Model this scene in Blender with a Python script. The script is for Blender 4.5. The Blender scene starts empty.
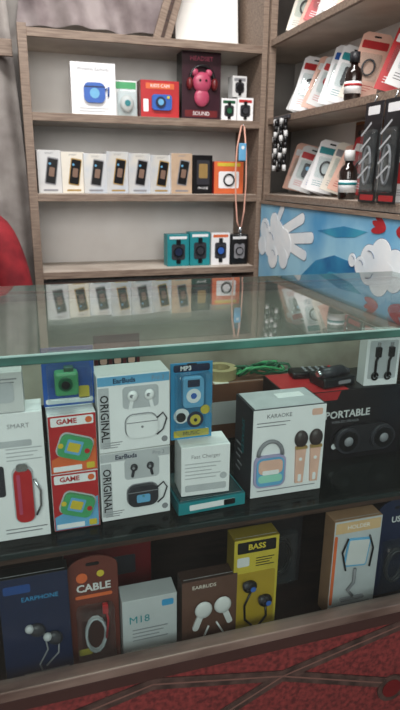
import bpy, bmesh, math, random
from mathutils import Matrix, Vector, Euler
random.seed(7)
scene=bpy.context.scene
scene.view_settings.view_transform='Standard'
COL=bpy.context.collection
# ------------------------------------------------------------------ materials
def lin(c):
    o=[]
    for v in c:
        v/=255.
        o.append(v/12.92 if v<=0.04045 else ((v+0.055)/1.055)**2.4)
    return tuple(o)+(1.,)
_M={}
def M(name,rgb,rough=.5,metal=0.,var=0.06,scale=30.,spec=.4,bump=0.,alt=None,stretch=None,coat=0.):
    if name in _M: return _M[name]
    m=bpy.data.materials.new(name); m.use_nodes=True; nt=m.node_tree
    b=nt.nodes['Principled BSDF']
    b.inputs['Roughness'].default_value=rough; b.inputs['Metallic'].default_value=metal
    b.inputs['Specular IOR Level'].default_value=spec
    b.inputs['Coat Weight'].default_value=coat
    base=lin(rgb)
    tc=nt.nodes.new('ShaderNodeTexCoord'); mp=nt.nodes.new('ShaderNodeMapping')
    nt.links.new(tc.outputs['Object'],mp.inputs[0])
    if stretch: mp.inputs['Scale'].default_value=stretch
    no=nt.nodes.new('ShaderNodeTexNoise'); no.inputs['Scale'].default_value=scale; no.inputs['Detail'].default_value=5
    nt.links.new(mp.outputs[0],no.inputs['Vector'])
    r=nt.nodes.new('ShaderNodeValToRGB')
    r.color_ramp.elements[0].position=.35; r.color_ramp.elements[1].position=.65
    if alt: a=lin(alt)
    else: a=tuple(max(0,x*(1-var*2)) for x in base[:3])+(1,)
    r.color_ramp.elements[0].color=a
    r.color_ramp.elements[1].color=base
    nt.links.new(no.outputs[0],r.inputs[0]); nt.links.new(r.outputs[0],b.inputs['Base Color'])
    if bump:
        bp=nt.nodes.new('ShaderNodeBump'); bp.inputs['Strength'].default_value=bump; bp.inputs['Distance'].default_value=.01
        nt.links.new(no.outputs[0],bp.inputs['Height']); nt.links.new(bp.outputs[0],b.inputs['Normal'])
    _M[name]=m; return m
def glassmat(name,tint,dust,dustcol,refl=.95,rough=.015,f0=.04):
    m=bpy.data.materials.new(name); m.use_nodes=True; nt=m.node_tree; nt.nodes.clear()
    N=nt.nodes.new; L=nt.links.new
    out=N('ShaderNodeOutputMaterial'); tr=N('ShaderNodeBsdfTransparent'); tr.inputs[0].default_value=lin(tint)
    gl=N('ShaderNodeBsdfGlossy'); gl.inputs['Roughness'].default_value=rough
    df=N('ShaderNodeBsdfDiffuse'); df.inputs[0].default_value=lin(dustcol)
    geo=N('ShaderNodeNewGeometry'); dot=N('ShaderNodeVectorMath'); dot.operation='DOT_PRODUCT'
    L(geo.outputs['Normal'],dot.inputs[0]); L(geo.outputs['Incoming'],dot.inputs[1])
    ab=N('ShaderNodeMath'); ab.operation='ABSOLUTE'; L(dot.outputs['Value'],ab.inputs[0])
    om=N('ShaderNodeMath'); om.operation='SUBTRACT'; om.inputs[0].default_value=1; L(ab.outputs[0],om.inputs[1])
    pw=N('ShaderNodeMath'); pw.operation='POWER'; pw.inputs[1].default_value=5; L(om.outputs[0],pw.inputs[0])
    ma=N('ShaderNodeMath'); ma.operation='MULTIPLY_ADD'; ma.inputs[1].default_value=refl; ma.inputs[2].default_value=f0; L(pw.outputs[0],ma.inputs[0])
    no=N('ShaderNodeTexNoise'); no.inputs['Scale'].default_value=6; no.inputs['Detail'].default_value=6
    tc=N('ShaderNodeTexCoord'); L(tc.outputs['Object'],no.inputs['Vector'])
    dm=N('ShaderNodeMath'); dm.operation='MULTIPLY'; dm.inputs[1].default_value=dust*2; L(no.outputs[0],dm.inputs[0])
    m1=N('ShaderNodeMixShader'); L(dm.outputs[0],m1.inputs[0]); L(tr.outputs[0],m1.inputs[1]); L(df.outputs[0],m1.inputs[2])
    m2=N('ShaderNodeMixShader'); L(ma.outputs[0],m2.inputs[0]); L(m1.outputs[0],m2.inputs[1]); L(gl.outputs[0],m2.inputs[2])
    L(m2.outputs[0],out.inputs[0]); return m
def emat(name,rgb,st):
    m=bpy.data.materials.new(name); m.use_nodes=True; nt=m.node_tree; b=nt.nodes['Principled BSDF']
    b.inputs['Base Color'].default_value=lin(rgb); b.inputs['Emission Color'].default_value=lin(rgb); b.inputs['Emission Strength'].default_value=st
    return m
WHITE=M('white_card',(232,232,234),.35,var=.02)
OFFW=M('offwhite_card',(205,205,205),.45,var=.03)
DIMW=M('shaded_white_card',(184,187,190),.45,var=.04)  # white card with the lower tier's shade put into its colour
BLACK=M('black_print',(20,20,22),.3,var=.02)
DKGREY=M('dark_grey_card',(52,52,58),.4)
GREY=M('grey_print',(135,135,140),.5)
LGREY=M('light_grey_print',(184,186,190),.5)
RED=M('red_print',(178,42,46),.38)
DRED=M('dark_red_print',(100,26,30),.4)
ORANGE=M('orange_print',(214,104,60),.4)
YEL=M('yellow_card',(206,184,62),.4)
BLUE=M('blue_print',(48,94,176),.35)
LBLUE=M('light_blue_print',(104,168,208),.35)
CYAN=M('cyan_card',(58,146,194),.35)
NAVY=M('navy_card',(28,38,66),.4)
TEAL=M('teal_card',(34,134,142),.4)
GREEN=M('green_plastic',(74,158,104),.35)
DGREEN=M('dark_green_print',(28,86,58),.4)
PINK=M('pink_plastic',(178,72,100),.35)
PEACH=M('peach_plastic',(226,180,162),.4)
LILAC=M('lilac_plastic',(170,162,194),.4)
CREAM=M('cream_card',(226,220,208),.3,var=.03)
GOLD=M('gold_foil',(196,162,104),.3,metal=.5)
BROWN=M('brown_card',(92,64,54),.45)
BRN2=M('kraft_brown',(120,80,62),.5)
CLEAR=glassmat('clear_plastic',(246,250,250),.02,(220,225,230),.7,.05)
CHROME=M('chrome_plastic',(200,205,210),.15,metal=.9)
WOOD=M('shelf_edge_wood',(142,124,110),.55,scale=14,alt=(110,92,80),stretch=(1,8,12),bump=.1)
WOODD=M('dark_wood',(70,48,38),.5,scale=14,alt=(42,28,24),stretch=(1,8,12))
LAM=M('shelf_white_laminate',(240,239,236),.5,scale=4,alt=(224,221,217))
LAMU=M('shelf_board_laminate',(204,193,181),.5,scale=6,alt=(172,158,146))
PLAS=M('wall_plaster',(172,168,164),.9,scale=5,alt=(140,134,130),bump=.4)
# ------------------------------------------------------------------ mesh builder
class B:
    def __init__(s,name): s.name=name; s.bm=bmesh.new(); s.mats=[]
    def mi(s,m):
        if m not in s.mats: s.mats.append(m)
        return s.mats.index(m)
    def merge(s,t,mat,smooth=False):
        i=s.mi(mat)
        for f in t.faces:
            f.material_index=i
            if smooth: f.smooth = True if smooth=='all' else len(f.verts)==4
        me=bpy.data.meshes.new('t'); t.to_mesh(me); t.free(); s.bm.from_mesh(me); bpy.data.meshes.remove(me)
    def box(s,c,d,mat,bev=0.,rot=(0,0,0)):
        t=bmesh.new(); bmesh.ops.create_cube(t,size=1)
        bmesh.ops.scale(t,vec=d,verts=t.verts)
        if bev: bmesh.ops.bevel(t,geom=t.edges[:],offset=bev,segments=2,affect='EDGES',profile=.5)
        bmesh.ops.transform(t,matrix=Matrix.Translation(c)@Euler(rot).to_matrix().to_4x4(),verts=t.verts)
        s.merge(t,mat); return s
    def cyl(s,c,r,h,mat,axis='Z',seg=24,r2=None,rot=None):
        t=bmesh.new(); bmesh.ops.create_cone(t,cap_ends=True,segments=seg,radius1=r,radius2=r if r2 is None else r2,depth=h)
        R={'Z':Matrix.Identity(4),'Y':Matrix.Rotation(math.pi/2,4,'X'),'X':Matrix.Rotation(math.pi/2,4,'Y')}[axis]
        if rot: R=Euler(rot).to_matrix().to_4x4()@R
        bmesh.ops.transform(t,matrix=Matrix.Translation(c)@R,verts=t.verts)
        s.merge(t,mat,True); return s
    def ell(s,c,r,mat,rot=(0,0,0),u=20,v=14):
        t=bmesh.new(); bmesh.ops.create_uvsphere(t,u_segments=u,v_segments=v,radius=1)
        bmesh.ops.scale(t,vec=r,verts=t.verts)
        bmesh.ops.transform(t,matrix=Matrix.Translation(c)@Euler(rot).to_matrix().to_4x4(),verts=t.verts)
        s.merge(t,mat,'all'); return s
    def tube(s,pts,r,mat,seg=8):
        pts=[Vector(p) for p in pts]; t=bmesh.new(); rings=[]; up=Vector((0.13,1,0.07)).normalized()
        for i,p in enumerate(pts):
            d=(pts[min(i+1,len(pts)-1)]-pts[max(i-1,0)]).normalized()
            a=d.cross(up)
            if a.length<1e-4: a=d.cross(Vector((1,0,0)))
            a.normalize(); b=d.cross(a)
            rr=r[i] if isinstance(r,(list,tuple)) else r
            rings.append([t.verts.new(p+a*math.cos(k*2*math.pi/seg)*rr+b*math.sin(k*2*math.pi/seg)*rr) for k in range(seg)])
        for i in range(len(rings)-1):
            for k in range(seg): t.faces.new((rings[i][k],rings[i][(k+1)%seg],rings[i+1][(k+1)%seg],rings[i+1][k]))
        t.faces.new(rings[0]); t.faces.new(rings[-1])
        bmesh.ops.recalc_face_normals(t,faces=t.faces)
        s.merge(t,mat,'all'); return s
    def plate(s,poly,y,mat,th=.0006):
        t=bmesh.new(); vs=[t.verts.new((p[0],y,p[1])) for p in poly]; f=t.faces.new(vs)
        r=bmesh.ops.extrude_face_region(t,geom=[f]); ev=[e for e in r['geom'] if isinstance(e,bmesh.types.BMVert)]
        bmesh.ops.translate(t,vec=(0,-th,0),verts=ev); bmesh.ops.recalc_face_normals(t,faces=t.faces)
        s.merge(t,mat); return s
    def rr(s,cx,cz,w,h,y,mat,r=.003,th=.0006,ang=0):
        r=min(r,w*.499,h*.499); P=[]
        for (sx,sz,a0) in ((1,1,0),(-1,1,90),(-1,-1,180),(1,-1,270)):
            for k in range(5):
                a=math.radians(a0+k*22.5); P.append((sx*(w/2-r)+r*math.cos(a), sz*(h/2-r)+r*math.sin(a)))
        ca,sa=math.cos(ang),math.sin(ang)
        return s.plate([(cx+x*ca-z*sa,cz+x*sa+z*ca) for x,z in P],y,mat,th)
    def disc(s,cx,cz,r,y,mat,th=.0006,seg=24,rz=None):
        rz=rz or r
        return s.plate([(cx+r*math.cos(2*math.pi*k/seg),cz+rz*math.sin(2*math.pi*k/seg)) for k in range(seg)],y,mat,th)
    def text(s,txt,cx,cz,size,y,mat,rot=0.,side=None,sx=1.,bold=0.):
        cu=bpy.data.curves.new('t','FONT'); cu.body=txt; cu.size=size; cu.align_x='CENTER'; cu.align_y='CENTER'; cu.offset=bold; cu.resolution_u=2
        o=bpy.data.objects.new('t',cu); COL.objects.link(o)
        dg=bpy.context.evaluated_depsgraph_get(); me=bpy.data.meshes.new_from_object(o.evaluated_get(dg))
        t=bmesh.new(); t.from_mesh(me)
        mt=Matrix.Rotation(math.pi/2,4,'X')@Matrix.Rotation(rot,4,'Z')@Matrix.Diagonal((sx,1,1,1))
        if side=='L': mt=Matrix.Translation((y,cx,cz))@Matrix.Rotation(-math.pi/2,4,'Z')@mt
        else: mt=Matrix.Translation((cx,y,cz))@mt
        bmesh.ops.transform(t,matrix=mt,verts=t.verts)
        bpy.data.objects.remove(o); bpy.data.curves.remove(cu); bpy.data.meshes.remove(me)
        s.merge(t,mat); return s
    def lines(s,cx,cz,w,n,pitch,y,mat,h=.0016):
        for i in range(n):
            ww=w*(1-.25*((i*37)%3)/2); s.rr(cx-(w-ww)/2,cz-i*pitch,ww,h,y,mat,r=.0004,th=.0004)
        return s
    def done(s,loc=(0,0,0),rz=0.,rx=0.,parent=None,ry=0.):
        me=bpy.data.meshes.new(s.name); s.bm.to_mesh(me); s.bm.free()
        for m in s.mats: me.materials.append(m)
        o=bpy.data.objects.new(s.name,me); COL.objects.link(o); o.location=loc; o.rotation_euler=(rx,ry,rz)
        if parent: o.parent=parent
        return o
def empty(name,loc=(0,0,0)):
    o=bpy.data.objects.new(name,None); COL.objects.link(o); o.location=loc; o.empty_display_size=.1; return o
def carton(name,w,d,h,front,side=None,bev=.0007):
    b=B(name); b.box((0,0,h/2),(w,d,h),side or front,bev)
    if side is not None and side is not front: b.rr(0,h/2,w-.001,h-.001,-d/2,front,r=.0005,th=.0005)
    b.box((0,-d/2+.006,h+.0001),(w*.92,.0006,.0003),LGREY)
    b.w,b.d,b.h=w,d,h; b.y=-d/2-.0006
    return b
def put(b,xl,zb,Yf,rz=0.,rx=0.):
    return b.done((xl+b.w/2,Yf+b.d/2,zb),rz,rx)
# ------------------------------------------------------------------ room shell
def slab(name,lo,hi,mat,parent=None,bev=0):
    b=B(name); c=[(lo[i]+hi[i])/2 for i in range(3)]; b.box((0,0,0),[hi[i]-lo[i] for i in range(3)],mat,bev); return b.done(c,parent=parent)
FLOORM=M('concrete_floor',(120,112,104),.8,scale=8,alt=(90,84,78),bump=.2)
slab('floor',(-1.7,-2.6,-.05),(1.2,1.75,0),FLOORM)
slab('ceiling',(-1.7,-2.6,2.6),(1.2,1.75,2.65),M('ceiling_paint',(190,186,178),.9,scale=3))
slab('wall_back',(-1.7,1.65,0),(1.2,1.75,2.6),PLAS)
slab('wall_right',(1.1,-2.6,0),(1.2,1.65,2.6),PLAS)
slab('wall_left',(-1.7,-2.6,0),(-1.6,1.65,2.6),PLAS)
# ------------------------------------------------------------------ back shelf unit
u=empty('wall_shelf_unit',(.445,1.5,0))
def us(name,lo,hi,mat,par=u,bev=.001):
    o=slab(name,lo,hi,mat,None,bev); o.location=Vector(o.location)-Vector(par.location); o.parent=par; return o
us('back_panel',(.03,1.60,0),(.855,1.615,1.60),LAM)
us('side_left',(.018,1.35,0),(.046,1.60,1.61),WOOD)
us('side_right',(.832,1.35,0),(.852,1.60,2.3),WOOD)
for i,(z,th) in enumerate(((1.60,.026),(1.357,.026),(1.103,.025),(.838,.024),(.45,.026),(.06,.026))):
    us('board_%d'%i,(.046,1.362,z-th+.002),(.832,1.60,z),LAMU)
    us('edge_%d'%i,(.046,1.35,z-th),(.832,1.362,z-.001),WOOD)
us('door_panel',(.046,1.355,.086),(.832,1.362,.80),WOODD)
us('upper_edge',(.05,1.575,1.92),(.828,1.60,1.94),WOOD)
b=B('wooden_plank'); b.box((0,0,.2),(.06,.018,.4),WOOD,.002); b.box((0,-.011,.2),(.012,.004,.4),WOODD); b.done((.50,1.48,1.612),ry=.32,rx=-.02)
b=B('white_board'); b.box((0,0,.17),(.24,.012,.34),LAM,.002); b.box((0,-.008,.335),(.24,.006,.012),WOOD,.001); b.done((.69,1.54,1.603),rx=-.12)
def cloth(name,w,h,mat,loc,f1=26,a1=.035,f2=57,a2=.02,nx=70,nz=24,diag=0.):
    b=B(name); t=bmesh.new(); g=[]
    for j in range(nz+1):
        row=[]
        for i in range(nx+1):
            x=i/nx; z=j/nz
            yy=a1*math.sin(x*f1+1.2*math.sin(z*2.2)+diag*z)+a2*math.sin(x*f2+z*3+diag*1.7*z)
            row.append(t.verts.new((x*w-w+.02*math.sin(z*5),yy*(1.1-.5*z),z*h)))
        g.append(row)
    for j in range(nz):
        for i in range(nx): t.faces.new((g[j][i],g[j][i+1],g[j+1][i+1],g[j+1][i]))
    b.merge(t,mat,'all'); return b
b=cloth('hanging_curtain',.62,1.9,M('curtain_fabric',(156,150,146),.85,scale=10,alt=(124,117,114)),None,a1=.022,a2=.012)
b.cyl((-.31,0,1.91),.012,.7,WOODD,'X'); b.box((-.3,-.045,1.20),(.6,.014,.05),WOOD,.002)
b.done((.0,1.47,.35))
b=cloth('draped_wall_cloth',.56,.6,M('drape_fabric',(158,148,148),.9,scale=9,alt=(116,104,106)),None,f1=12,a1=.024,f2=31,a2=.016,diag=7.)
b.cyl((-.28,0,.61),.008,.6,WOODD,'X'); b.done((.58,1.595,1.66))
# ------------------------------------------------------------------ right wall unit
r=empty('side_shelf_unit',(.97,.5,0))
XR=.856
us('back_panel',(1.075,-.1,0),(1.09,1.60,2.5),LAM,r)
for i,z in enumerate((2.1,1.86,1.617,1.366,1.106)):
    us('board_%d'%i,(XR+.012,-.1,z-.022),(1.075,1.60,z),LAMU,r)
    us('edge_%d'%i,(XR,-.1,z-.022),(XR+.012,1.348,z-.001),WOOD,r)
us('end_post',(XR-.002,1.335,0),(XR+.022,1.352,2.5),WOOD,r)
us('end_post_near',(XR,-.12,0),(1.09,-.1,2.5),WOOD,r)
# mural panel
SKY=M('mural_sky_paint',(160,208,230),.5,scale=4,alt=(84,156,204))
b=B('painted_mural_panel'); L=1.43; b.box((L/2,.005,.42),(L,.010,.84),SKY,.001)
b.box((L/2,-.003,.835),(L,.006,.012),WOOD,.001)
MW=M('mural_white_paint',(246,248,250),.5,scale=9,alt=(222,232,240)); MO=M('mural_outline_paint',(92,112,140),.5); MR=M('mural_red_paint',(176,40,48),.5); MD=M('mural_deep_blue',(40,104,156),.5,scale=8,alt=(60,150,190)); MT=M('mural_teal_paint',(66,160,186),.5,scale=8,alt=(40,120,170))
b.plate([(.25,.50),(.5,.50),(.9,.60),(1.3,.70),(1.3,.80),(.9,.70),(.70,.70),(.56,.71),(.45,.68),(.36,.62)],0,MD,.0006)
b.plate([(.42,.56),(.7,.58),(.9,.63),(.8,.66),(.66,.665),(.54,.66),(.48,.62)],-.0006,MT,.0005)
b.plate([(.45,.77),(.6,.795),(.72,.79),(.66,.77),(.56,.76)],0,MT,.0006)
def cloud(cs_,fing=()):
    for x,z,rad in cs_: b.disc(x,z,rad+.0018,0,MO,th=.0010,seg=28)
    for x,z,l,w_,a in fing: b.rr(x,z,l+.0036,w_+.0036,0,MO,r=.05,th=.0009,ang=a)
    n=0
    for x,z,l,w_,a in fing: b.rr(x,z,l,w_,-.0009,MW,r=.05,th=.0004+.0001*n,ang=a); n+=1
    for k,(x,z,rad) in enumerate(cs_): b.disc(x,z,rad,-.0010,MW,th=.0008+.0001*k,seg=28)
    for x,z,rad in cs_[::3]:
        b.tube([(x+rad*.6*math.cos(.3+k*.2),-.0026,z+rad*.6*math.sin(.3+k*.2)) for k in range(9)],.0009,MO,5)
cloud([(.10,.70,.055),(.16,.72,.06),(.22,.70,.055),(.05,.74,.04),(.13,.77,.034),(.03,.68,.035),(.13,.65,.04),(.22,.655,.034)],
      [(.28,.775,.17,.034,.35),(.33,.735,.20,.034,.12),(.31,.695,.16,.032,-.15),(.17,.795,.10,.028,.9)])
cloud([(.74,.72,.04),(.79,.735,.045),(.85,.72,.04),(.70,.70,.025),(.82,.69,.035),(.90,.70,.028),(.66,.71,.018)])
cloud([(1.05,.76,.04),(1.10,.775,.045),(1.16,.76,.04),(1.1,.74,.04)])
for cx,cz,a0,s_ in ((.80,.802,2.9,1.1),(.84,.80,.1,1.1),(1.2,.70,.4,1.5)):
    for k in range(3):
        a=a0+(k-1)*.35; P=[]
        for q in range(14):
            w=q*2*math.pi/14; px,pz=(.030+.028*math.cos(w))*s_,.008*math.sin(w)*s_
            P.append((cx+px*math.cos(a)-pz*math.sin(a),cz+px*math.sin(a)+pz*math.cos(a)))
        b.plate(P,-.0002-.0004*k,MR,.0010)
b.done((XR-.013,1.33,.242),rz=-math.pi/2)
# ------------------------------------------------------------------ counter
ct=empty('glass_display_counter',(.17,.24,0))
def cs(name,lo,hi,mat,bev=.0): return us(name,lo,hi,mat,ct,bev)
X0,X1=-.75,.840
GT=glassmat('counter_top_glass',(234,245,241),.06,(200,210,208),1.15,f0=.07)
GF=glassmat('counter_front_glass',(244,250,249),.006,(180,185,190),.6,f0=.02)
GE=M('glass_edge_green',(58,116,104),.15,spec=.8,scale=20,alt=(22,54,50),stretch=(.3,1,1),coat=.5)
GEL=M('glass_edge_light',(150,190,184),.15,spec=.8)
TRIM=M('aluminium_trim',(158,140,132),.3,metal=.6,scale=10,alt=(108,90,84),stretch=(.5,2,2))
REDP=M('red_marbled_laminate',(128,56,56),.45,scale=110,alt=(82,38,40))
CASEW=M('case_inner_wood',(46,30,28),.45,scale=10,alt=(26,18,18),stretch=(1,6,1))
cs('glass_top',(X0,.003,.939),(X1,.483,.95),GT)
cs('glass_top_edge_front',(X0,0,.9385),(X1,.003,.9485),GE)
cs('glass_top_edge_highlight',(X0,-.0002,.9485),(X1,.003,.9503),GEL)
cs('glass_top_edge_back',(X0,.483,.939),(X1,.486,.95),GE)
cs('glass_front',(X0,.012,.44),(X1,.018,.936),GF)
cs('glass_front_edge',(X0,.010,.934),(X1,.020,.9385),GE)
cs('glass_shelf',(X0+.01,.055,.626),(X1-.01,.42,.634),glassmat('shelf_glass',(130,142,140),.10,(70,76,76),.5,f0=.02))
cs('glass_shelf_edge',(X0+.01,.052,.626),(X1-.01,.055,.634),M('shelf_edge_dark',(32,42,42),.2))
cs('shelf_rail',(X0+.01,.06,.612),(X1-.01,.075,.626),WOODD)
cs('case_floor',(X0,.02,.35),(X1,.47,.37),CASEW)
cs('case_back_lower',(X0,.46,.37),(X1,.47,.70),CASEW)
cs('case_back_upper',(X0,.46,.70),(X1,.47,.93),M('case_back_paper',(214,206,190),.7,scale=6,alt=(150,138,124)))
cs('back_rail',(X0,.45,.925),(X1,.475,.939),WOODD)
cs('case_end_left',(X0-.012,.0,.35),(X0,.48,.95),WOODD)
cs('side_right_frame',(X1-.012,.02,.35),(X1,.46,.938),WOODD)
cs('trim_front_upper',(X0,-.004,.424),(X1,.022,.442),TRIM,.002)
cs('trim_front_lower',(X0,-.002,.400),(X1,.02,.423),M('trim_dark',(62,42,40),.4,scale=10),.001)
cs('base_front',(X0,.006,0),(X1,.022,.40),REDP)
cs('base_back',(X0,.45,0),(X1,.47,.35),CASEW)
cs('base_kick',(X0,-.004,0),(X1,.006,.05),WOODD)
b=B('decor_strips')
DG=M('decor_strip_grey',(84,66,62),.35,scale=40,alt=(52,42,40)); DL=M('decor_strip_line',(112,84,78),.35)
kk=[0]
def strip(p,q,w=.022):
    kk[0]+=1; e=.0001*(kk[0]%8)
    dx,dz=q[0]-p[0],q[1]-p[1]; l=math.hypot(dx,dz); a=math.atan2(dz,dx); c=((p[0]+q[0])/2,(p[1]+q[1])/2)
    b.rr(c[0],c[1],l+w,w,0,DG,r=w/2,th=.0020+e,ang=a); b.rr(c[0],c[1],l,.003,-.0020-e,DL,r=.001,th=.0005,ang=a)
for k in range(-3,4):
    x=.17+k*.46
    strip((x-.03,.385),(x+.20,.335)); strip((x+.20,.335),(x+.43,.385)); strip((x,.24),(x+.20,.335)); strip((x+.20,.335),(x+.46,.24))
    strip((x,.09),(x+.46,.09),.012)
    b.disc(x-.03,.24,.03,0,DG,.0032); b.disc(x-.03,.24,.02,-.0032,DRED,.001)
o=b.done((0,.0058,0)); 
me=o.data; bmx=bmesh.new(); bmx.from_mesh(me)
for x,n in ((X0+.003,(-1,0,0)),(X1-.003,(1,0,0))):
    bmesh.ops.bisect_plane(bmx,geom=bmx.verts[:]+bmx.edges[:]+bmx.faces[:],plane_co=(x,0,0),plane_no=n,clear_outer=True)
bmesh.ops.bisect_plane(bmx,geom=bmx.verts[:]+bmx.edges[:]+bmx.faces[:],plane_co=(0,0,.399),plane_no=(0,0,1),clear_outer=True)
bmx.to_mesh(me); bmx.free()
o.location=Vector(o.location)-Vector(ct.location); o.parent=ct
# ------------------------------------------------------------------ upper tier products
ZS=.6345
def earbud(b,cx,cz,y,s,mat,ang=0):
    ca,sa=math.cos(ang),math.sin(ang)
    b.ell((cx,y-.002*s,cz),(.0075*s,.004,.008*s),mat,u=12,v=8)
    b.rr(cx+sa*.012*s,cz-ca*.012*s,.005*s,.018*s,y,mat,r=.002*s,th=.003,ang=ang)
    b.disc(cx-.002*s,cz+.001*s,.0028*s,y-.0055,GREY,.0005,10)
b=carton('power_bank_box',.108,.05,.205,WHITE)
b.rr(.002,.158,.07,.010,b.y+.0004,LGREY); b.text('SMART',.02,.185,.010,b.y,GREY); b.lines(.025,.15,.05,4,.006,b.y,LGREY)
b.rr(.020,.075,.030,.094,b.y,LGREY,r=.012,th=.002); b.rr(.020,.075,.026,.088,b.y-.002,RED,r=.011,th=.004); b.rr(.014,.078,.005,.066,b.y-.006,PINK,r=.002,th=.0008); b.rr(.020,.122,.016,.012,b.y-.005,CHROME,r=.004,th=.002)
b.tube([(.036,b.y-.004,.1),(.044,b.y-.004,.08),(.043,b.y-.004,.055),(.036,b.y-.004,.04)],.0018,CHROME)
b.rr(-.02,.10,.03,.05,b.y,DKGREY,r=.004); b.lines(.02,.018,.06,2,.006,b.y,GREY)
put(b,-.106,ZS,.088)
b=carton('charger_box',.085,.05,.06,OFFW); b.rr(0,.03,.06,.03,b.y,LGREY,r=.006); b.rr(-.01,.032,.028,.02,b.y-.0005,WHITE,r=.004,th=.003); b.lines(.02,.05,.03,3,.005,b.y,GREY); put(b,-.106,ZS+.206,.09,0)
def game(name,h,bg,sc,w=.070):
    b=carton(name,w,.04,h,bg,WHITE)
    b.rr(0,h-.010,w-.008,.014,b.y,WHITE if bg is RED else YEL,r=.002); b.text('GAME',-.008,h-.010,.011,b.y-.0007,RED if bg is RED else NAVY,bold=.0004); b.disc(.024,h-.010,.005,b.y-.0007,ORANGE)
    b.plate([(-w/2+.002,.002),(w/2-.002,.002),(w/2-.002,h*.55),(-w/2+.002,h*.25)],b.y,ORANGE if sc else LBLUE)
    b.rr(.002,h*.45,.052,.040,b.y-.0006,LGREY,r=.010,th=.0012,ang=-.35); b.rr(.002,h*.45,.048,.036,b.y-.0018,GREEN,r=.009,th=.005,ang=-.35)
    b.rr(-.0,h*.47,.024,.022,b.y-.0068,LBLUE,r=.002,th=.0008,ang=-.35); b.rr(-.0,h*.47,.018,.014,b.y-.0076,YEL,r=.002,th=.0004,ang=-.35); b.disc(.019,h*.38,.004,b.y-.0068,RED); b.disc(-.019,h*.52,.004,b.y-.0068,YEL)
    b.rr(-.01,.008,w*.6,.008,b.y-.0006,WHITE,r=.001); b.rr(.024,.009,.012,.010,b.y-.0006,YEL,r=.002)
    return b
put(game('handheld_game_box',.098,RED,0),.008,ZS,.092)
put(game('handheld_game_box',.094,RED,1),.008,ZS+.099,.092,.03)
b=B('toy_camera_blister'); b.w,b.d,b.h=.076,.035,.09
b.box((0,.015,.046),(.076,.002,.092),BLUE,.0005); b.box((0,-.001,.038),(.064,.03,.06),CLEAR,.004)
b.box((-.004,0,.042),(.034,.022,.036),GREEN,.004); b.cyl((-.006,-.013,.044),.010,.008,DGREEN,'Y'); b.cyl((-.006,-.018,.044),.006,.004,BLACK,'Y'); b.box((0,0,.063),(.014,.012,.008),DGREEN,.002)
b.rr(0,.081,.06,.012,.014,LBLUE,r=.003); b.text('CAMERA',0,.081,.011,.0132,WHITE); b.rr(.022,.02,.016,.02,.014,YEL); b.rr(0,.008,.07,.008,.014,WHITE)
put(b,.006,ZS+.195,.092)
b=B('memory_card_blister'); b.w,b.d,b.h=.075,.01,.1; b.box((0,.003,.15),(.075,.002,.3),DRED,.0005)
for i in range(3):
    for j in range(2): b.rr((i-1)*.023,.262-j*.034,.017,.028,.002,BLACK,r=.004,th=.004); b.rr((i-1)*.023,.262-j*.034,.011,.020,-.002,PEACH,r=.003,th=.001)
b.box((0,.012,.004),(.05,.026,.004),DRED); put(b,.090,ZS-.018,.185,rx=0)
def earbox(name,h,lid,dark):
    w,d=.112,.055
    b=carton(name,w,d,h,WHITE,OFFW)
    b.rr(0,h-.008,w-.002,.014,b.y,LBLUE if lid else LGREY,r=.001); b.text('EarBuds',-.015,h-.0085,.0105,b.y-.0007,NAVY,bold=.0003)
    b.text('Pro 3',.037,h-.0085,.009,b.y-.0007,GREY)
    cc=WHITE if not dark else DKGREY; q=.010
    b.rr(q,.040,.052,.040,b.y,GREY,r=.014,th=.001); b.rr(q,.040,.049,.037,b.y-.001,cc,r=.013,th=.006)
    b.rr(q,.048,.049,.0012,b.y-.007,GREY,r=.0004,th=.0005); b.disc(q,.040,.002,b.y-.007,GREEN if dark else GREY)
    if dark: b.rr(q,.036,.022,.014,b.y-.007,LBLUE,r=.003)
    b.rr(q,.087,.056,.036,b.y,LGREY,r=.006,th=.0004)
    for sgn in (-1,1): earbud(b,q+sgn*.013,.090,b.y-.0004,1.1 if not dark else .8,WHITE if not dark else DKGREY,sgn*.2)
    b.lines(-.035,.016,.03,3,.004,b.y,GREY,.0012); b.disc(.047,.012,.005,b.y,GREY)
    b.tube([(q+.024,b.y-.003,.05),(.044,b.y-.003,.058),(.050,b.y-.003,.048),(.044,b.y-.003,.03),(.034,b.y-.003,.022)],.0012,DKGREY)
    b.rr(-.0465,h*.46,.016,h-.026,b.y,LGREY,r=.001,th=.0004)
    b.text('ORIGINAL',-.0465,h*.46,.0175,b.y-.0006,BLACK,rot=-math.pi/2,sx=.95,bold=.0003)
    b.text('ORIGINAL',.0,h*.52,.021,-w/2-.0008,BLACK,rot=-math.pi/2,side='L',sx=.85,bold=.0004)
    return b
put(earbox('wireless_earbuds_box',.119,0,True),.081,ZS,.10,.03)
put(earbox('wireless_earbuds_box',.124,1,False),.081,ZS+.1205,.10,.04)
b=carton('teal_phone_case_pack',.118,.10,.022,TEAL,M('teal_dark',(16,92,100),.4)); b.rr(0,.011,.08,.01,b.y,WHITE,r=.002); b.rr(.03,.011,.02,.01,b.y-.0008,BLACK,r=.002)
b.box((0,0,.0235),(.11,.09,.002),M('glossy_dark_tray',(40,60,64),.1),.0008); put(b,.200,ZS,.085,.05)
b=carton('cable_adapter_box',.082,.05,.088,WHITE); b.text('Fast Charger',0,.07,.0095,b.y,GREY); b.lines(-.005,.058,.06,5,.0065,b.y,LGREY); b.rr(0,.014,.07,.012,b.y,LGREY); b.disc(.03,.032,.006,b.y,LGREY)
put(b,.212,ZS+.0255,.095,-.03)
b=B('mp3_player_blister'); b.w,b.d,b.h=.07,.03,.13
b.box((0,.012,.066),(.070,.002,.132),CYAN,.0006); b.box((0,-.001,.066),(.060,.024,.104),CLEAR,.006)
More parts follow.
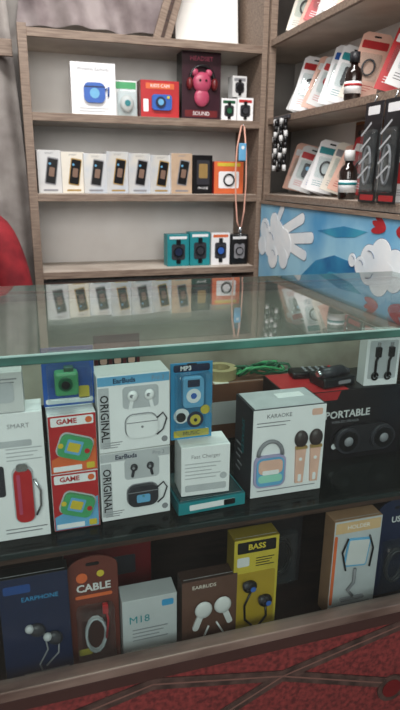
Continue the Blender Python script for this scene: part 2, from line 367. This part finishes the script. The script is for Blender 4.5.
b.rr(0,.123,.06,.012,.0108,NAVY,r=.003); b.text('MP3',-.01,.123,.0105,.0098,WHITE,bold=.0003); b.rr(0,.1295,.016,.003,.0105,BLACK,r=.001)
b.rr(0,.085,.034,.050,.0108,LBLUE,r=.006,th=.012); b.disc(0,.08,.012,-.0012,WHITE,.001); b.disc(0,.08,.005,-.0022,BLUE,.0006); b.rr(0,.101,.02,.012,-.0012,NAVY,r=.001)
b.disc(-.017,.042,.013,.0108,WHITE,.001); b.disc(.006,.034,.014,.0098,NAVY,.001); b.disc(.006,.034,.009,.0088,YEL,.001); b.disc(.006,.034,.003,.0078,BLACK,.001); b.disc(.023,.05,.008,.0104,YEL,.001)
b.disc(-.018,.04,.008,.0098,BLACK,.0016); b.rr(0,.01,.06,.012,.0108,YEL,r=.002); b.text('MUSIC',.0,.010,.010,.0098,BLACK)
put(b,.201,ZS+.1145,.10,0)
b=carton('karaoke_speaker_box',.134,.082,.163,WHITE,DKGREY)
b.box((0,0,.1635),(.126,.076,.0006),LGREY); b.box((.02,.01,.1640),(.05,.02,.0006),WHITE)
b.text('KARAOKE',-.02,.150,.010,b.y,GREY,bold=.0002); b.lines(-.03,.139,.06,2,.006,b.y,GREY); b.rr(.05,.150,.02,.012,b.y,PEACH)
b.rr(-.034,.050,.058,.060,b.y,LILAC,r=.012,th=.004); b.rr(-.034,.050,.050,.052,b.y-.004,LBLUE,r=.010,th=.002); b.rr(-.034,.060,.044,.026,b.y-.006,PEACH,r=.008,th=.0008); b.rr(-.034,.038,.044,.014,b.y-.006,M('mint_plastic',(150,210,190),.4),r=.006,th=.0008); b.rr(-.034,.050,.03,.008,b.y-.0070,WHITE,r=.002,th=.0006)
P=[(-.034+.022*math.cos(a),b.y-.003,.080+.026*math.sin(a)) for a in [k*math.pi/10 for k in range(11)]]; b.tube(P,.0035,GREY)
for cx in (.022,.050):
    b.plate([(cx-.007,.02),(cx+.007,.02),(cx+.010,.09),(cx-.010,.09)],b.y,PEACH,.004); b.ell((cx,b.y-.002,.103),(.0125,.007,.016),M('mic_mesh',(60,50,50),.4),u=14,v=10); b.rr(cx,.088,.022,.005,b.y-.003,GOLD,r=.001,th=.003); b.disc(cx,.066,.003,b.y-.004,WHITE,.0006); b.rr(cx,.03,.006,.014,b.y-.004,WHITE,r=.002,th=.0005)
b.lines(-.0,.012,.11,1,.006,b.y,GREY)
b.text('SPEAKER',0.0,.10,.017,-b.w/2-.0008,TEAL,rot=-math.pi/2,side='L')
for k in range(5): b.box((-b.w/2-.0006,.02-.008*(k%2),.03+k*.012),(.0006,.02,.003),GREY)
put(b,.334,ZS,.10)
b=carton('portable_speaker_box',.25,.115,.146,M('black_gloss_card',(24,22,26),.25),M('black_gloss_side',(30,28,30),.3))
b.plate([(-.124,.145),(-.015,.145),(-.022,.128),(-.124,.128)],b.y,RED); b.box((-.06,0,.1463),(.125,.112,.0006),RED); b.box((.063,0,.1463),(.118,.112,.0006),BLACK)
b.text('PORTABLE',.004,.096,.0205,b.y,OFFW,bold=.0006); b.text('WIRELESS SPEAKER',.0,.081,.007,b.y,GREY)
b.rr(.045,.042,.12,.058,b.y,M('speaker_body_dark',(38,38,42),.35),r=.028,th=.004)
for sx in (.004,.082): b.cyl((sx,b.y-.006,.043),.026,.010,DKGREY,'Y'); b.disc(sx,.043,.021,b.y-.011,BLACK,.002); b.ell((sx,b.y-.012,.043),(.010,.005,.010),GREY)
b.rr(-.075,.02,.04,.005,b.y,RED); b.rr(-.09,.136,.022,.010,b.y-.0008,WHITE,r=.003); b.disc(-.02,.03,.006,b.y,WHITE)
put(b,.437,ZS,.188)
b=carton('charging_cable_box',.070,.03,.108,WHITE); b.text('SUPER FAST',0,.098,.009,b.y,BLACK); b.rr(0,.052,.058,.076,b.y,LGREY)
for sx in (-.015,.012):
    b.tube([(sx,b.y-.003,.018),(sx,b.y-.003,.05),(sx+.003,b.y-.003,.058)],.0026,BLACK); b.rr(sx+.003,.068,.011,.02,b.y-.0006,BLACK,r=.002,th=.005); b.rr(sx+.003,.082,.006,.010,b.y-.0006,CHROME,r=.001,th=.003)
    b.tube([(sx+.006*math.cos(k*.5),b.y-.003,.020+.007*math.sin(k*.5)) for k in range(13)],.002,BLACK)
put(b,.600,ZS+.1472,.192,-.08)
b=B('car_charger_pack'); b.box((0,0,.010),(.075,.05,.020),BLACK,.004); b.cyl((-.01,-.01,.028),.010,.05,DKGREY,'X'); b.cyl((-.038,-.01,.028),.006,.012,CHROME,'X'); b.box((.02,.005,.024),(.03,.03,.010),DKGREY,.003); b.rr(.01,.010,.03,.007,-.025,GREY)
b.done((.548,.225,ZS+.1472),rz=.15)
b=B('remote_control'); b.box((0,0,.007),(.036,.10,.014),BLACK,.004)
for i in range(3):
    for j in range(5): b.cyl(((i-1)*.010,-.035+j*.014,.0148),.0034,.002,GREY if j else RED,seg=12)
b.done((.535,.275,ZS+.1472),rz=1.45)
b=B('masking_tape_roll')
t=bmesh.new(); n=28; rings=[]
for rr_,zz in ((.02,0),(.034,0),(.034,.022),(.02,.022)): rings.append([t.verts.new((rr_*math.cos(2*math.pi*k/n),rr_*math.sin(2*math.pi*k/n),zz)) for k in range(n)])
for i in range(4):
    for k in range(n): t.faces.new((rings[i][k],rings[i][(k+1)%n],rings[(i+1)%4][(k+1)%n],rings[(i+1)%4][k]))
bmesh.ops.recalc_face_normals(t,faces=t.faces); b.merge(t,M('tape_beige',(176,160,120),.3))
b.done((.37,.375,ZS+.125))
b=carton('cable_stock_carton',.30,.08,.124,BRN2,BRN2); b.rr(0,.06,.12,.05,b.y,OFFW); b.box((0,0,.1245),(.03,.08,.001),CREAM); put(b,.21,ZS,.335)
b=B('green_ribbon_coil')
for k in range(5): b.tube([((.04+.006*k)*math.cos(a*.4+k),.016*math.sin(a*.4+k*2),.012+.008*math.sin(a*.9+k)) for a in range(17)],.003,GREEN if k%2 else DGREEN)
b.done((.455,.365,ZS+.1285))
# ------------------------------------------------------------------ lower tier products, several card colours darkened in place of shade
ZL=.3703
b=carton('earphone_box',.104,.03,.205,NAVY,BLACK)
b.rr(-.025,.185,.04,.014,b.y,M('dim_blue',(36,70,130),.4)); b.text('EARPHONE',.008,.165,.011,b.y,CYAN)
for (x,z,a) in ((.0,.11,.5),(.026,.09,.9)):
    b.ell((x,b.y-.004,z),(.013,.007,.011),DKGREY,rot=(0,a,0)); b.ell((x-.011,b.y-.006,z+.006),(.007,.006,.007),LGREY)
b.tube([(.01,b.y-.002,.10),(.014,b.y-.002,.07),(.0,b.y-.002,.045),(.006,b.y-.002,.02)],.0014,GREY); b.tube([(.032,b.y-.002,.085),(.03,b.y-.002,.06),(.01,b.y-.002,.04)],.0014,GREY)
b.lines(.01,.03,.07,3,.006,b.y,GREY)
put(b,-.082,ZL,.062,0,-.06)
def arch(b,w,h,mat,y=.004,th=.002,r=None):
    P=[(-w/2,0),(w/2,0)]
    for k in range(13): a=math.pi*k/12; P.append((w/2*math.cos(a),h-w*.28+w*.28*math.sin(a)))
    b.plate(P,y,mat,th)
b=B('data_cable_blister'); b.w,b.d,b.h=.08,.03,.21; arch(b,.08,.21,M('brown_red_card',(104,52,44),.4),.012,.002)
b.rr(0,.196,.022,.006,.0098,BLACK,r=.003); b.disc(-.018,.172,.009,.01,ORANGE); b.disc(.012,.176,.006,.01,YEL); b.text('CABLE',0,.152,.019,.0094,OFFW,bold=.0006); b.rr(0,.136,.06,.006,.01,ORANGE)
b.box((0,-.001,.07),(.062,.022,.11),CLEAR,.008); b.tube([((.018-.0)*math.cos(k*.45)*.9,-.002+.0004*k,.065+.034*math.sin(k*.45)) for k in range(30)],.0022,LGREY); b.tube([(.016,-.004,.06),(.02,-.004,.095),(.016,-.004,.12)],.002,RED); b.rr(.016,.118,.009,.018,-.001,RED,r=.002,th=.005); b.rr(-.018,.028,.022,.012,.01,YEL)
put(b,.022,ZL,.06,0,-.03)
b=carton('screen_protector_box',.092,.04,.130,DIMW,DIMW); b.text('M18',-.018,.09,.020,b.y,TEAL); b.lines(.0,.07,.06,4,.007,b.y,GREY); b.rr(.03,.115,.02,.012,b.y,CYAN); b.rr(0,.02,.07,.02,b.y,OFFW); b.disc(-.02,.02,.005,b.y-.0006,GREY); put(b,.104,ZL,.066)
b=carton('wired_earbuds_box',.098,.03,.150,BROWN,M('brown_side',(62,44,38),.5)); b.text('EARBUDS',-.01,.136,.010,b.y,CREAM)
earbud(b,-.012,.092,b.y,2.1,OFFW,-.35); earbud(b,.022,.095,b.y,2.1,OFFW,.35)
b.tube([(-.002,b.y-.002,.055),(-.012,b.y-.002,.03),(.01,b.y-.002,.018),(.03,b.y-.002,.025),(.012,b.y-.002,.06)],.0018,OFFW); b.lines(-.03,.022,.03,3,.005,b.y,CREAM)
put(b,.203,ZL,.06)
b=carton('sport_earphone_box',.082,.035,.212,M('shaded_yellow',(190,170,60),.4),M('yellow_side',(128,108,34),.5))  # front yellow darkened to paint in the dimness of the lower tier
b.rr(0,.196,.07,.022,b.y,BLACK,r=.002); b.text('BASS',0,.196,.015,b.y-.0008,YEL,bold=.0004); b.rr(-.024,.168,.022,.018,b.y,OFFW); b.lines(.016,.172,.034,4,.005,b.y,BLACK)
b.rr(.0,.09,.072,.11,b.y,M('deep_yellow',(166,138,40),.4),r=.004)
for x,z in ((-.012,.12),(.018,.085)):
    b.ell((x,b.y-.005,z),(.013,.008,.012),BLACK); b.ell((x-.008,b.y-.009,z+.007),(.007,.006,.007),DKGREY); b.disc(x+.003,z,.005,b.y-.0135,BLUE,.0006)
b.tube([(-.008,b.y-.003,.108),(-.02,b.y-.003,.08),(-.018,b.y-.003,.05),(.0,b.y-.003,.03)],.002,BLACK); b.tube([(.02,b.y-.003,.072),(.022,b.y-.003,.05),(.008,b.y-.003,.032),(.012,b.y-.003,.01)],.002,BLACK)
b.rr(0,.018,.06,.012,b.y-.0002,BLACK); b.text('SPORT',0,.018,.010,b.y-.001,WHITE)
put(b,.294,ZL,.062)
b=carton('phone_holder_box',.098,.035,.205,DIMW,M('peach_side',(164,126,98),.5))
b.rr(0,.19,.092,.022,b.y,M('pale_orange',(206,172,130),.4),r=.002); b.text('HOLDER',0,.19,.012,b.y-.0008,WHITE)
b.rr(.002,.135,.048,.060,b.y,LBLUE,r=.005,th=.002,ang=-.1); b.rr(.002,.135,.042,.052,b.y-.002,OFFW,r=.003,th=.001,ang=-.1); b.tube([(0,b.y-.003,.1),(.0,b.y-.003,.07),(-.012,b.y-.003,.055),(.0,b.y-.003,.04)],.003,GREY); b.rr(0,.034,.05,.007,b.y,GREY,r=.003,th=.004)
b.tube([(-.02,b.y-.003,.10),(-.03,b.y-.003,.14),(-.02,b.y-.003,.168)],.0018,BLACK); b.tube([(.03,b.y-.003,.10),(.034,b.y-.003,.14),(.024,b.y-.003,.168)],.0018,BLACK); b.rr(-.044,.1,.006,.15,b.y,ORANGE); b.lines(0,.02,.08,2,.007,b.y,GREY)
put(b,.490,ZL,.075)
b=B('data_cable_blister'); b.w,b.d,b.h=.09,.03,.21; arch(b,.09,.215,NAVY,.012,.002)
b.rr(0,.196,.022,.006,.0098,BLACK,r=.003); b.text('USB',0,.17,.018,.0094,OFFW,bold=.0005); b.disc(.028,.145,.008,.01,YEL)
b.box((0,-.001,.07),(.068,.022,.12),CLEAR,.008); b.tube([((.02)*math.cos(k*.45),-.002+.0004*k,.07+.036*math.sin(k*.45)) for k in range(30)],.0026,DKGREY)
put(b,.598,ZL,.075)
b=B('data_cable_blister'); b.w,b.d,b.h=.1,.03,.2; arch(b,.1,.2,M('near_black_card',(34,32,36),.4),.012,.002); b.box((0,-.001,.07),(.07,.022,.12),CLEAR,.008); b.tube([((.024)*math.cos(k*.45),-.002+.0004*k,.07+.04*math.sin(k*.45)) for k in range(34)],.003,BLACK); b.text('CHARGER',0,.16,.014,.0094,GREY); put(b,.385,ZL,.16)
b=carton('adapter_stock_box',.16,.05,.15,DRED,BLACK); b.rr(0,.1,.1,.04,b.y,DKGREY); put(b,.02,ZL,.2)
# ------------------------------------------------------------------ back shelf products
ZA,ZB,ZC=1.3575,1.1035,.8385
YB=1.40
b=carton('earbuds_case_box',.148,.06,.162,WHITE); b.text('Wireless Earbuds',0,.142,.015,b.y,GREY); b.rr(.002,.070,.07,.062,b.y,BLUE,r=.018,th=.010); b.rr(.002,.088,.07,.003,b.y-.010,NAVY,th=.001,r=.001); b.disc(.002,.068,.016,b.y-.01,LBLUE,.001); b.tube([(.038,b.y-.006,.08),(.05,b.y-.006,.09),(.048,b.y-.006,.06)],.003,BLUE); b.lines(0,.022,.10,2,.009,b.y,LGREY,.003); put(b,.177,ZA,YB)
b=B('clear_case_pack'); b.w,b.d,b.h=.076,.05,.12; b.box((0,.02,.06),(.076,.002,.12),WHITE,.0005); b.rr(0,.104,.07,.022,.018,GREEN,r=.002); b.box((0,-.004,.046),(.066,.044,.085),CLEAR,.008); b.ell((0,0,.045),(.024,.014,.028),OFFW); b.disc(0,.045,.01,-.014,TEAL,.001); put(b,.329,ZA,YB)
b=carton('toy_camera_box',.136,.06,.120,RED,DRED); b.rr(.0,.102,.1,.018,b.y,ORANGE); b.text('KIDS CAM',0,.102,.015,b.y-.001,WHITE); b.rr(.005,.05,.07,.05,b.y,BLUE,r=.01,th=.01); b.disc(.0,.05,.018,b.y-.01,NAVY,.004); b.disc(0,.05,.01,b.y-.014,LBLUE,.001); b.disc(.027,.066,.005,b.y-.01,YEL,.002); b.rr(-.05,.04,.018,.04,b.y,WHITE); put(b,.410,ZA,YB)
b=carton('headphone_box',.142,.07,.218,M('maroon_black_card',(50,20,32),.35),BLACK)
b.text('HEADSET',0,.196,.02,b.y,PINK); b.ell((0,b.y-.006,.12),(.034,.016,.034),PINK); b.ell((-.026,b.y-.006,.152),(.013,.009,.013),PINK); b.ell((.026,b.y-.006,.152),(.013,.009,.013),PINK); b.ell((0,b.y-.006,.072),(.028,.012,.03),PINK)
P=[(.045*math.cos(k*math.pi/12),b.y-.008,.125+.048*math.sin(k*math.pi/12)) for k in range(13)]; b.tube(P,.005,BLACK); b.ell((-.045,b.y-.01,.115),(.012,.012,.02),DRED); b.ell((.045,b.y-.01,.115),(.012,.012,.02),DRED)
b.disc(-.011,.125,.004,b.y-.022,BLACK); b.disc(.011,.125,.004,b.y-.022,BLACK); b.rr(0,.02,.12,.022,b.y,DRED); b.text('SOUND',0,.02,.018,b.y-.001,WHITE)
put(b,.556,ZA,YB)
def watchbox(name,w,h,bg,fc,txt=WHITE,d=.05):
    b=carton(name,w,d,h,bg,OFFW if bg is WHITE else bg); b.rr(0,h*.45,w*.62,h*.5,b.y,DKGREY if bg is not BLACK else GREY,r=.008,th=.001); b.disc(0,h*.45,w*.23,b.y-.001,BLACK,.004); b.disc(0,h*.45,w*.17,b.y-.005,fc,.001); b.rr(0,h*.76,w*.2,h*.16,b.y-.001,BLACK,r=.003,th=.003); b.rr(0,h*.15,w*.2,h*.14,b.y-.001,BLACK,r=.003,th=.003); b.rr(0,h-.012,w*.8,.010,b.y,txt,r=.001); return b
put(watchbox('smart_watch_box',.058,.075,WHITE,DGREEN,DGREEN),.703,ZA,YB)
put(watchbox('smart_watch_box',.062,.08,WHITE,DKGREY,RED),.763,ZA,YB)
put(watchbox('smart_watch_box',.054,.07,OFFW,BLACK,GREY),.745,ZA+.081,YB+.005)
SILV=M('silver_cream',(196,206,220),.25,metal=.3,alt=(226,222,214),scale=12)
for k in range(7):
    bg=[OFFW,CREAM,SILV,SILV,SILV,SILV,M('kraft_tan',(190,164,140),.35)][k]
    w=.080; h=.140-.004*(k%3); b=carton('phone_box',w,.040,h,bg,OFFW)
    b.rr(.006,h*.52,.038,.088,b.y,GOLD if k%2 else GREY,r=.004,th=.001,ang=-.16); b.rr(.006,h*.52,.032,.080,b.y-.001,BLACK,r=.003,th=.001,ang=-.16); b.rr(.006,h*.5,.018,.03,b.y-.002,M('screen_warm',(130,104,90),.3),r=.003,th=.0006,ang=-.16); b.disc(.001,h*.52+.024,.004,b.y-.002,LBLUE)
    b.text('SMART',0,h-.010,.009,b.y,GREY); b.rr(0,.010,.05,.006,b.y,[GREY,GOLD][k%2])
    put(b,.050+k*.0775,ZB,YB+.004*(k%2),rz=(.10,.16,.06,.13)[k%4])
b=carton('phone_box',.074,.045,.135,BLACK,BLACK); b.rr(0,.075,.05,.085,b.y,DKGREY,r=.003); b.rr(0,.08,.034,.05,b.y-.0008,GOLD,r=.004); b.text('PHONE',0,.02,.012,b.y,WHITE); put(b,.598,ZB,YB,rz=.10)
b=carton('orange_cable_pack',.115,.03,.115,ORANGE,RED); b.rr(0,.05,.08,.06,b.y,WHITE,r=.006); b.tube([(.02*math.cos(k*.5),b.y-.003,.05+.02*math.sin(k*.5)) for k in range(26)],.003,BLACK); b.rr(0,.104,.09,.012,b.y,YEL); put(b,.680,ZB,YB)
b=B('neck_lanyard'); OL=M('pale_strap',(222,168,150),.5)
b.tube([(-.006,0,.35),(-.020,-.002,.28),(-.024,-.004,.2),(-.020,-.004,.1),(-.012,-.004,.02),(-.004,-.004,.0)],.0028,OL); b.tube([(.006,0,.35),(.016,-.002,.26),(.018,-.004,.16),(.014,-.004,.06),(.004,-.004,.0)],.0028,OL)
b.box((0,-.004,.265),(.028,.008,.06),LBLUE,.003); b.disc(0,.28,.006,-.008,WHITE); b.cyl((0,-.004,-.008),.006,.02,CHROME); b.tube([(0,-.004,-.018),(.006,-.004,-.026),(0,-.004,-.034),(-.004,-.004,-.027)],.0018,CHROME); b.tube([(-.006,0,.35),(0,.002,.356),(.006,0,.35)],.0026,OL); b.tube([(0,.010,.358),(0,.002,.352),(0,-.004,.356)],.0018,CHROME)
b.done((.765,1.342,.985))
for k,(xl,w,h,bg,fc) in enumerate(((.50,.085,.118,TEAL,NAVY),(.588,.080,.125,TEAL,DKGREY),(.672,.076,.122,WHITE,BLUE),(.752,.070,.114,BLACK,GREY))):
    put(watchbox('smart_watch_box',w,h,bg,fc,WHITE if bg is not WHITE else ORANGE),xl,ZC,YB,.05)
# ------------------------------------------------------------------ right shelf products
cols=[(WHITE,RED),(RED,WHITE),(CREAM,GREY),(WHITE,BLUE),(PEACH,WHITE),(OFFW,DKGREY),(PEACH,RED),(WHITE,TEAL),(OFFW,RED)]
def pack(name,bg,ac,w=.085,h=.165,kind=0):
    b=B(name); b.w,b.d,b.h=w,.02,h
    b.plate([(-w/2,0),(w/2,0),(w/2,h-.01),(w/2-.012,h),(-w/2+.012,h),(-w/2,h-.01)],.002,bg,.002)
    b.rr(0,h-.012,.02,.005,0,BLACK,r=.002); b.rr(0,h-.035,w*.86,.022,0,ac,r=.003); b.lines(0,h*.2,w*.7,3,.007,0,ac)
    b.box((0,-.008,h*.46),(w*.7,.014,h*.4),CLEAR,.005)
    if kind==0: b.tube([(w*.2*math.cos(k*.5),-.006,h*.46+w*.26*math.sin(k*.5)) for k in range(24)],.0026,DKGREY if ac is not BLACK else OFFW)
    elif kind==1: b.rr(0,h*.46,w*.34,h*.3,0,DKGREY,r=.006,th=.01); b.disc(0,h*.5,.007,-.01,LBLUE)
    else:
        for s_ in (-1,1): b.ell((s_*w*.14,-.007,h*.5),(.009,.007,.011),ac)
        b.tube([(-w*.14,-.006,h*.48),(-.004,-.006,h*.34),(w*.14,-.006,h*.48)],.0015,ac)
    return b
i=0
for z,ys,hh in ((1.6175,[1.27-.062*k for k in range(17)],.18),(1.3665,[1.27-.060*k for k in range(8)]+[.72-.065*k for k in range(8)],.185),(1.1065,[1.26,1.19,1.12,1.05,.98,.91,.86],.17)):
    for yy in ys:
        bg,ac=cols[(i*4+int(z*7))%9]; b=pack('accessory_pack',bg,ac,h=hh-.012*(i%3),kind=i%3)
        b.done((.925+.012*(i%2),yy,z+.013),rz=-.62-.08*(i%2),rx=-.30,ry=.22+.07*(i%3)); i+=1
for k,(x,y) in enumerate(((.92,.72),(.94,.64))):
    b=carton('cable_box',.07,.05,.12,[OFFW,RED][k],[OFFW,DRED][k]); b.rr(0,.07,.05,.05,b.y,[RED,WHITE][k]); b.lines(0,.03,.05,3,.006,b.y,GREY); b.done((x,y-.15,1.107),rz=-.9)
def bottle(loc,s=1.):
    b=B('syrup_bottle'); DK=M('amber_dark_glass',(30,18,16),.1,spec=.8); prof=[(.0,0),(.019,0),(.021,.004),(.021,.062),(.018,.072),(.010,.080),(.009,.09)]
    t=bmesh.new(); n=24; rg=[[t.verts.new((p[0]*math.cos(2*math.pi*k/n),p[0]*math.sin(2*math.pi*k/n),p[1])) for k in range(n)] for p in prof[1:]]
    for a in range(len(rg)-1):
        for k in range(n): t.faces.new((rg[a][k],rg[a][(k+1)%n],rg[a+1][(k+1)%n],rg[a+1][k]))
    t.faces.new(rg[0]); t.faces.new(rg[-1]); bmesh.ops.recalc_face_normals(t,faces=t.faces); b.merge(t,DK,True)
    b.cyl((0,0,.100),.0125,.024,M('bottle_cap_white' if s>1.1 else 'bottle_cap_dark',(225,225,225) if s>1.1 else (40,40,44),.4)); b.cyl((0,0,.030),.0216,.028,WHITE); b.cyl((0,0,.036),.0219,.006,TEAL if s>1.1 else RED)
    o=b.done(loc); o.scale=(s,s,s); return o
bottle((.884,.815,1.3665),1.08); bottle((.884,.800,1.1065),1.18)
b=B('striped_cable_bundle')
for k in range(5):
    x=(k-2)*.022
    P=[(x+.004*math.sin(j*1.1+k),-.006-.006*(k%2),.0-.018*j-.004*(k%3)) for j in range(10)]
    for j in range(9): b.tube([P[j],P[j+1]],.007,BLACK if (j+k)%3 else OFFW,6)
b.box((0,-.002,.004),(.12,.010,.012),DKGREY,.002); b.done((.8525,1.20,1.352),rz=-math.pi/2)
b=B('hanging_cable_blister')
for k in range(2):
    x=(k-.5)*.085; b.box((x,.002,-.12),(.078,.002,.24),BLACK,.0006); b.rr(x,-.02,.05,.02,.001,WHITE,r=.003); b.box((x,-.008,-.14),(.06,.016,.15),CLEAR,.006)
    b.tube([(x+.016*math.cos(j*.5),-.008,-.15+.045*math.sin(j*.5)) for j in range(26)],.003,GREY)
    b.rr(x,-.228,.06,.014,.001,RED); b.tube([(x,0,0),(x,.004,.008),(x,.006,.016)],.002,CHROME)
    for j in range(4): b.rr(x+.0,-.065-.034*j,.050,.005,-.016,LGREY,ang=.6,r=.001)
b.done((.848,.60,1.345),rz=-math.pi/2)
b=B('wooden_socket_box'); b.box((0,0,0),(.11,.04,.07),M('warm_wood',(150,100,62),.5,scale=10),.003); b.box((0,-.022,0),(.09,.004,.05),BROWN,.001); b.disc(-.02,0,.008,-.024,BLACK); b.disc(.02,0,.008,-.024,BLACK); b.done((1.054,.98,1.30),rz=-math.pi/2)
# ------------------------------------------------------------------ seated shopkeeper (mostly outside the frame)
SKIN=M('skin',(150,104,80),.5,spec=.35,scale=20); SHIRT=M('red_shirt_cloth',(150,36,44),.8,scale=18,alt=(108,20,30),bump=.15); TROU=M('dark_trousers_cloth',(44,42,50),.85,bump=.1); HAIR=M('black_hair',(18,15,14),.6,bump=.3)
cx,cy=-.240,.98
J={'pel':(0,.02,.56,.125,.10),'sp':(0,.03,.70,.125,.09),'ch':(0,.0,.92,.135,.095),'nb':(0,-.01,1.08,.06,.055),'nk':(0,-.02,1.15,.05,.05),
 'sl':(.165,-.01,1.035,.062,.06),'el':(.215,-.03,.79,.050,.048),'wl':(.15,-.22,.70,.028,.026),'pl':(.135,-.27,.692,.034,.016),
 'sr':(-.165,-.01,1.035,.062,.06),'er':(-.215,-.03,.79,.050,.048),'wr':(-.15,-.22,.70,.028,.026),'pr':(-.135,-.27,.692,.034,.016),
 'hl':(.09,-.02,.56,.085,.085),'kl':(.12,-.40,.56,.062,.062),'al':(.12,-.36,.10,.042,.042),'tl':(.13,-.45,.035,.035,.03),
 'hr':(-.09,-.02,.56,.085,.085),'kr':(-.12,-.40,.56,.062,.062),'ar':(-.12,-.36,.10,.042,.042),'tr':(-.13,-.45,.035,.035,.03)}
E=[('pel','sp'),('sp','ch'),('ch','nb'),('nb','nk'),('ch','sl'),('sl','el'),('el','wl'),('wl','pl'),('ch','sr'),('sr','er'),('er','wr'),('wr','pr'),('pel','hl'),('hl','kl'),('kl','al'),('al','tl'),('pel','hr'),('hr','kr'),('kr','ar'),('ar','tr')]
def skinmesh(J,E,root,sub=2):
    K=list(J); me=bpy.data.meshes.new('s'); me.from_pydata([J[k][:3] for k in K],[(K.index(a),K.index(b_)) for a,b_ in E],[])
    o=bpy.data.objects.new('s',me); COL.objects.link(o); o.modifiers.new('k','SKIN')
    for k,v in zip(K,me.skin_vertices[0].data): v.radius=J[k][3:5]; v.use_root=(k==root)
    ss=o.modifiers.new('u','SUBSURF'); ss.levels=sub; ss.render_levels=sub
    dg=bpy.context.evaluated_depsgraph_get(); m2=bpy.data.meshes.new_from_object(o.evaluated_get(dg)); bpy.data.objects.remove(o); return m2
m2=skinmesh(J,E,'pel')
b=B('seated_shopkeeper'); [b.mi(m) for m in (SKIN,SHIRT,TROU,BLACK)]
for p_ in m2.polygons:
    c_=p_.center; p_.use_smooth=True
    if c_.z>1.105: i_=0
    elif c_.y<-.215 and c_.z>.655 : i_=0
    elif c_.z<.11: i_=3
    elif c_.z<.645 and (c_.y<-.08 or c_.z<.5): i_=2
    else: i_=1
    p_.material_index=i_
b.bm.from_mesh(m2)
for sg in (1,-1):
    for k in range(4):
        fx=sg*.135-.027+.018*k; ln=[.03,.036,.038,.032][k]
        b.tube([(fx,-.285,.694),(fx,-.285-ln,.69),(fx,-.285-ln*1.7,.676),(fx,-.285-ln*2.0,.66)],[.009,.0085,.008,.006],SKIN,8)
    b.tube([(sg*.11,-.25,.69),(sg*.085,-.275,.682),(sg*.078,-.30,.672)],[.011,.010,.007],SKIN,8)
H=(0,-.035,1.265)
b.ell((H[0],H[1]+.012,H[2]+.025),(.074,.092,.092),SKIN,u=28,v=20); b.ell((0,H[1]-.012,H[2]-.045),(.056,.066,.07),SKIN,u=24,v=16)
b.ell((0,H[1]+.026,H[2]+.05),(.079,.092,.082),HAIR,u=28,v=20); b.ell((0,H[1]-.098+.012,H[2]-.012),(.012,.018,.022),SKIN); b.ell((0,H[1]-.076,H[2]-.055),(.022,.008,.006),M('lips',(130,70,64),.5))
for sg in (1,-1):
    b.ell((sg*.028,H[1]-.068,H[2]+.012),(.012,.008,.007),WHITE); b.ell((sg*.028,H[1]-.074,H[2]+.012),(.005,.004,.005),BLACK); b.tube([(sg*.012,H[1]-.082,H[2]+.03),(sg*.03,H[1]-.08,H[2]+.034),(sg*.045,H[1]-.066,H[2]+.028)],.003,HAIR); b.ell((sg*.076,H[1]+.01,H[2]-.005),(.009,.018,.028),SKIN)
b.done((cx,cy,0))
b=B('wooden_stool'); b.cyl((0,0,.43),.17,.03,WOODD,seg=32)
for k in range(4): a=k*math.pi/2+.78; b.tube([(.11*math.cos(a),.11*math.sin(a),.42),(.15*math.cos(a),.15*math.sin(a),.0)],.016,WOODD)
b.tube([(.13*math.cos(k*math.pi/8),.13*math.sin(k*math.pi/8),.18) for k in range(17)],.009,WOODD); b.done((cx,cy+.04,0))
# ------------------------------------------------------------------ lights
b=B('ceiling_tube_light'); b.box((0,0,.03),(1.2,.05,.05),WHITE,.004); b.cyl((0,0,-.008),.014,1.16,emat('tube_glow',(235,242,255),6),'X'); b.done((.2,.55,2.545))
def area(name,loc,tgt,sx,sy,e,col):
    l=bpy.data.lights.new(name,'AREA'); l.shape='RECTANGLE'; l.size=sx; l.size_y=sy; l.energy=e; l.color=col
    o=bpy.data.objects.new(name,l); COL.objects.link(o); o.location=loc; o.rotation_euler=(Vector(tgt)-Vector(loc)).to_track_quat('-Z','Y').to_euler(); return o
area('tube_lamp_light',(.2,.35,2.48),(.25,.9,.6),1.2,.3,34,(1.,.985,.96))
area('shopfront_daylight',(-.4,-2.3,2.05),(.4,1.1,1.3),2.4,1.1,60,(1.,.975,.94))
w=bpy.data.worlds.new('w'); scene.world=w; w.use_nodes=True; w.node_tree.nodes['Background'].inputs[0].default_value=(.82,.81,.80,1); w.node_tree.nodes['Background'].inputs[1].default_value=.40
# ------------------------------------------------------------------ camera
y=math.radians(16.8); p=math.radians(17.3); t_=math.radians(.7)
cam=bpy.data.cameras.new('camera'); co=bpy.data.objects.new('camera',cam); COL.objects.link(co)
cam.sensor_fit='VERTICAL'; cam.sensor_height=36; cam.sensor_width=36*400/710; cam.lens=28.9; cam.clip_start=.01
cam.dof.use_dof=True; cam.dof.focus_distance=1.05; cam.dof.aperture_fstop=6.5
R=Matrix.Rotation(-y,4,'Z')@Matrix.Rotation(math.pi/2-p,4,'X')@Matrix.Rotation(t_,4,'Z')
co.matrix_world=Matrix.Translation((0,-.7,1.161))@R
scene.camera=co
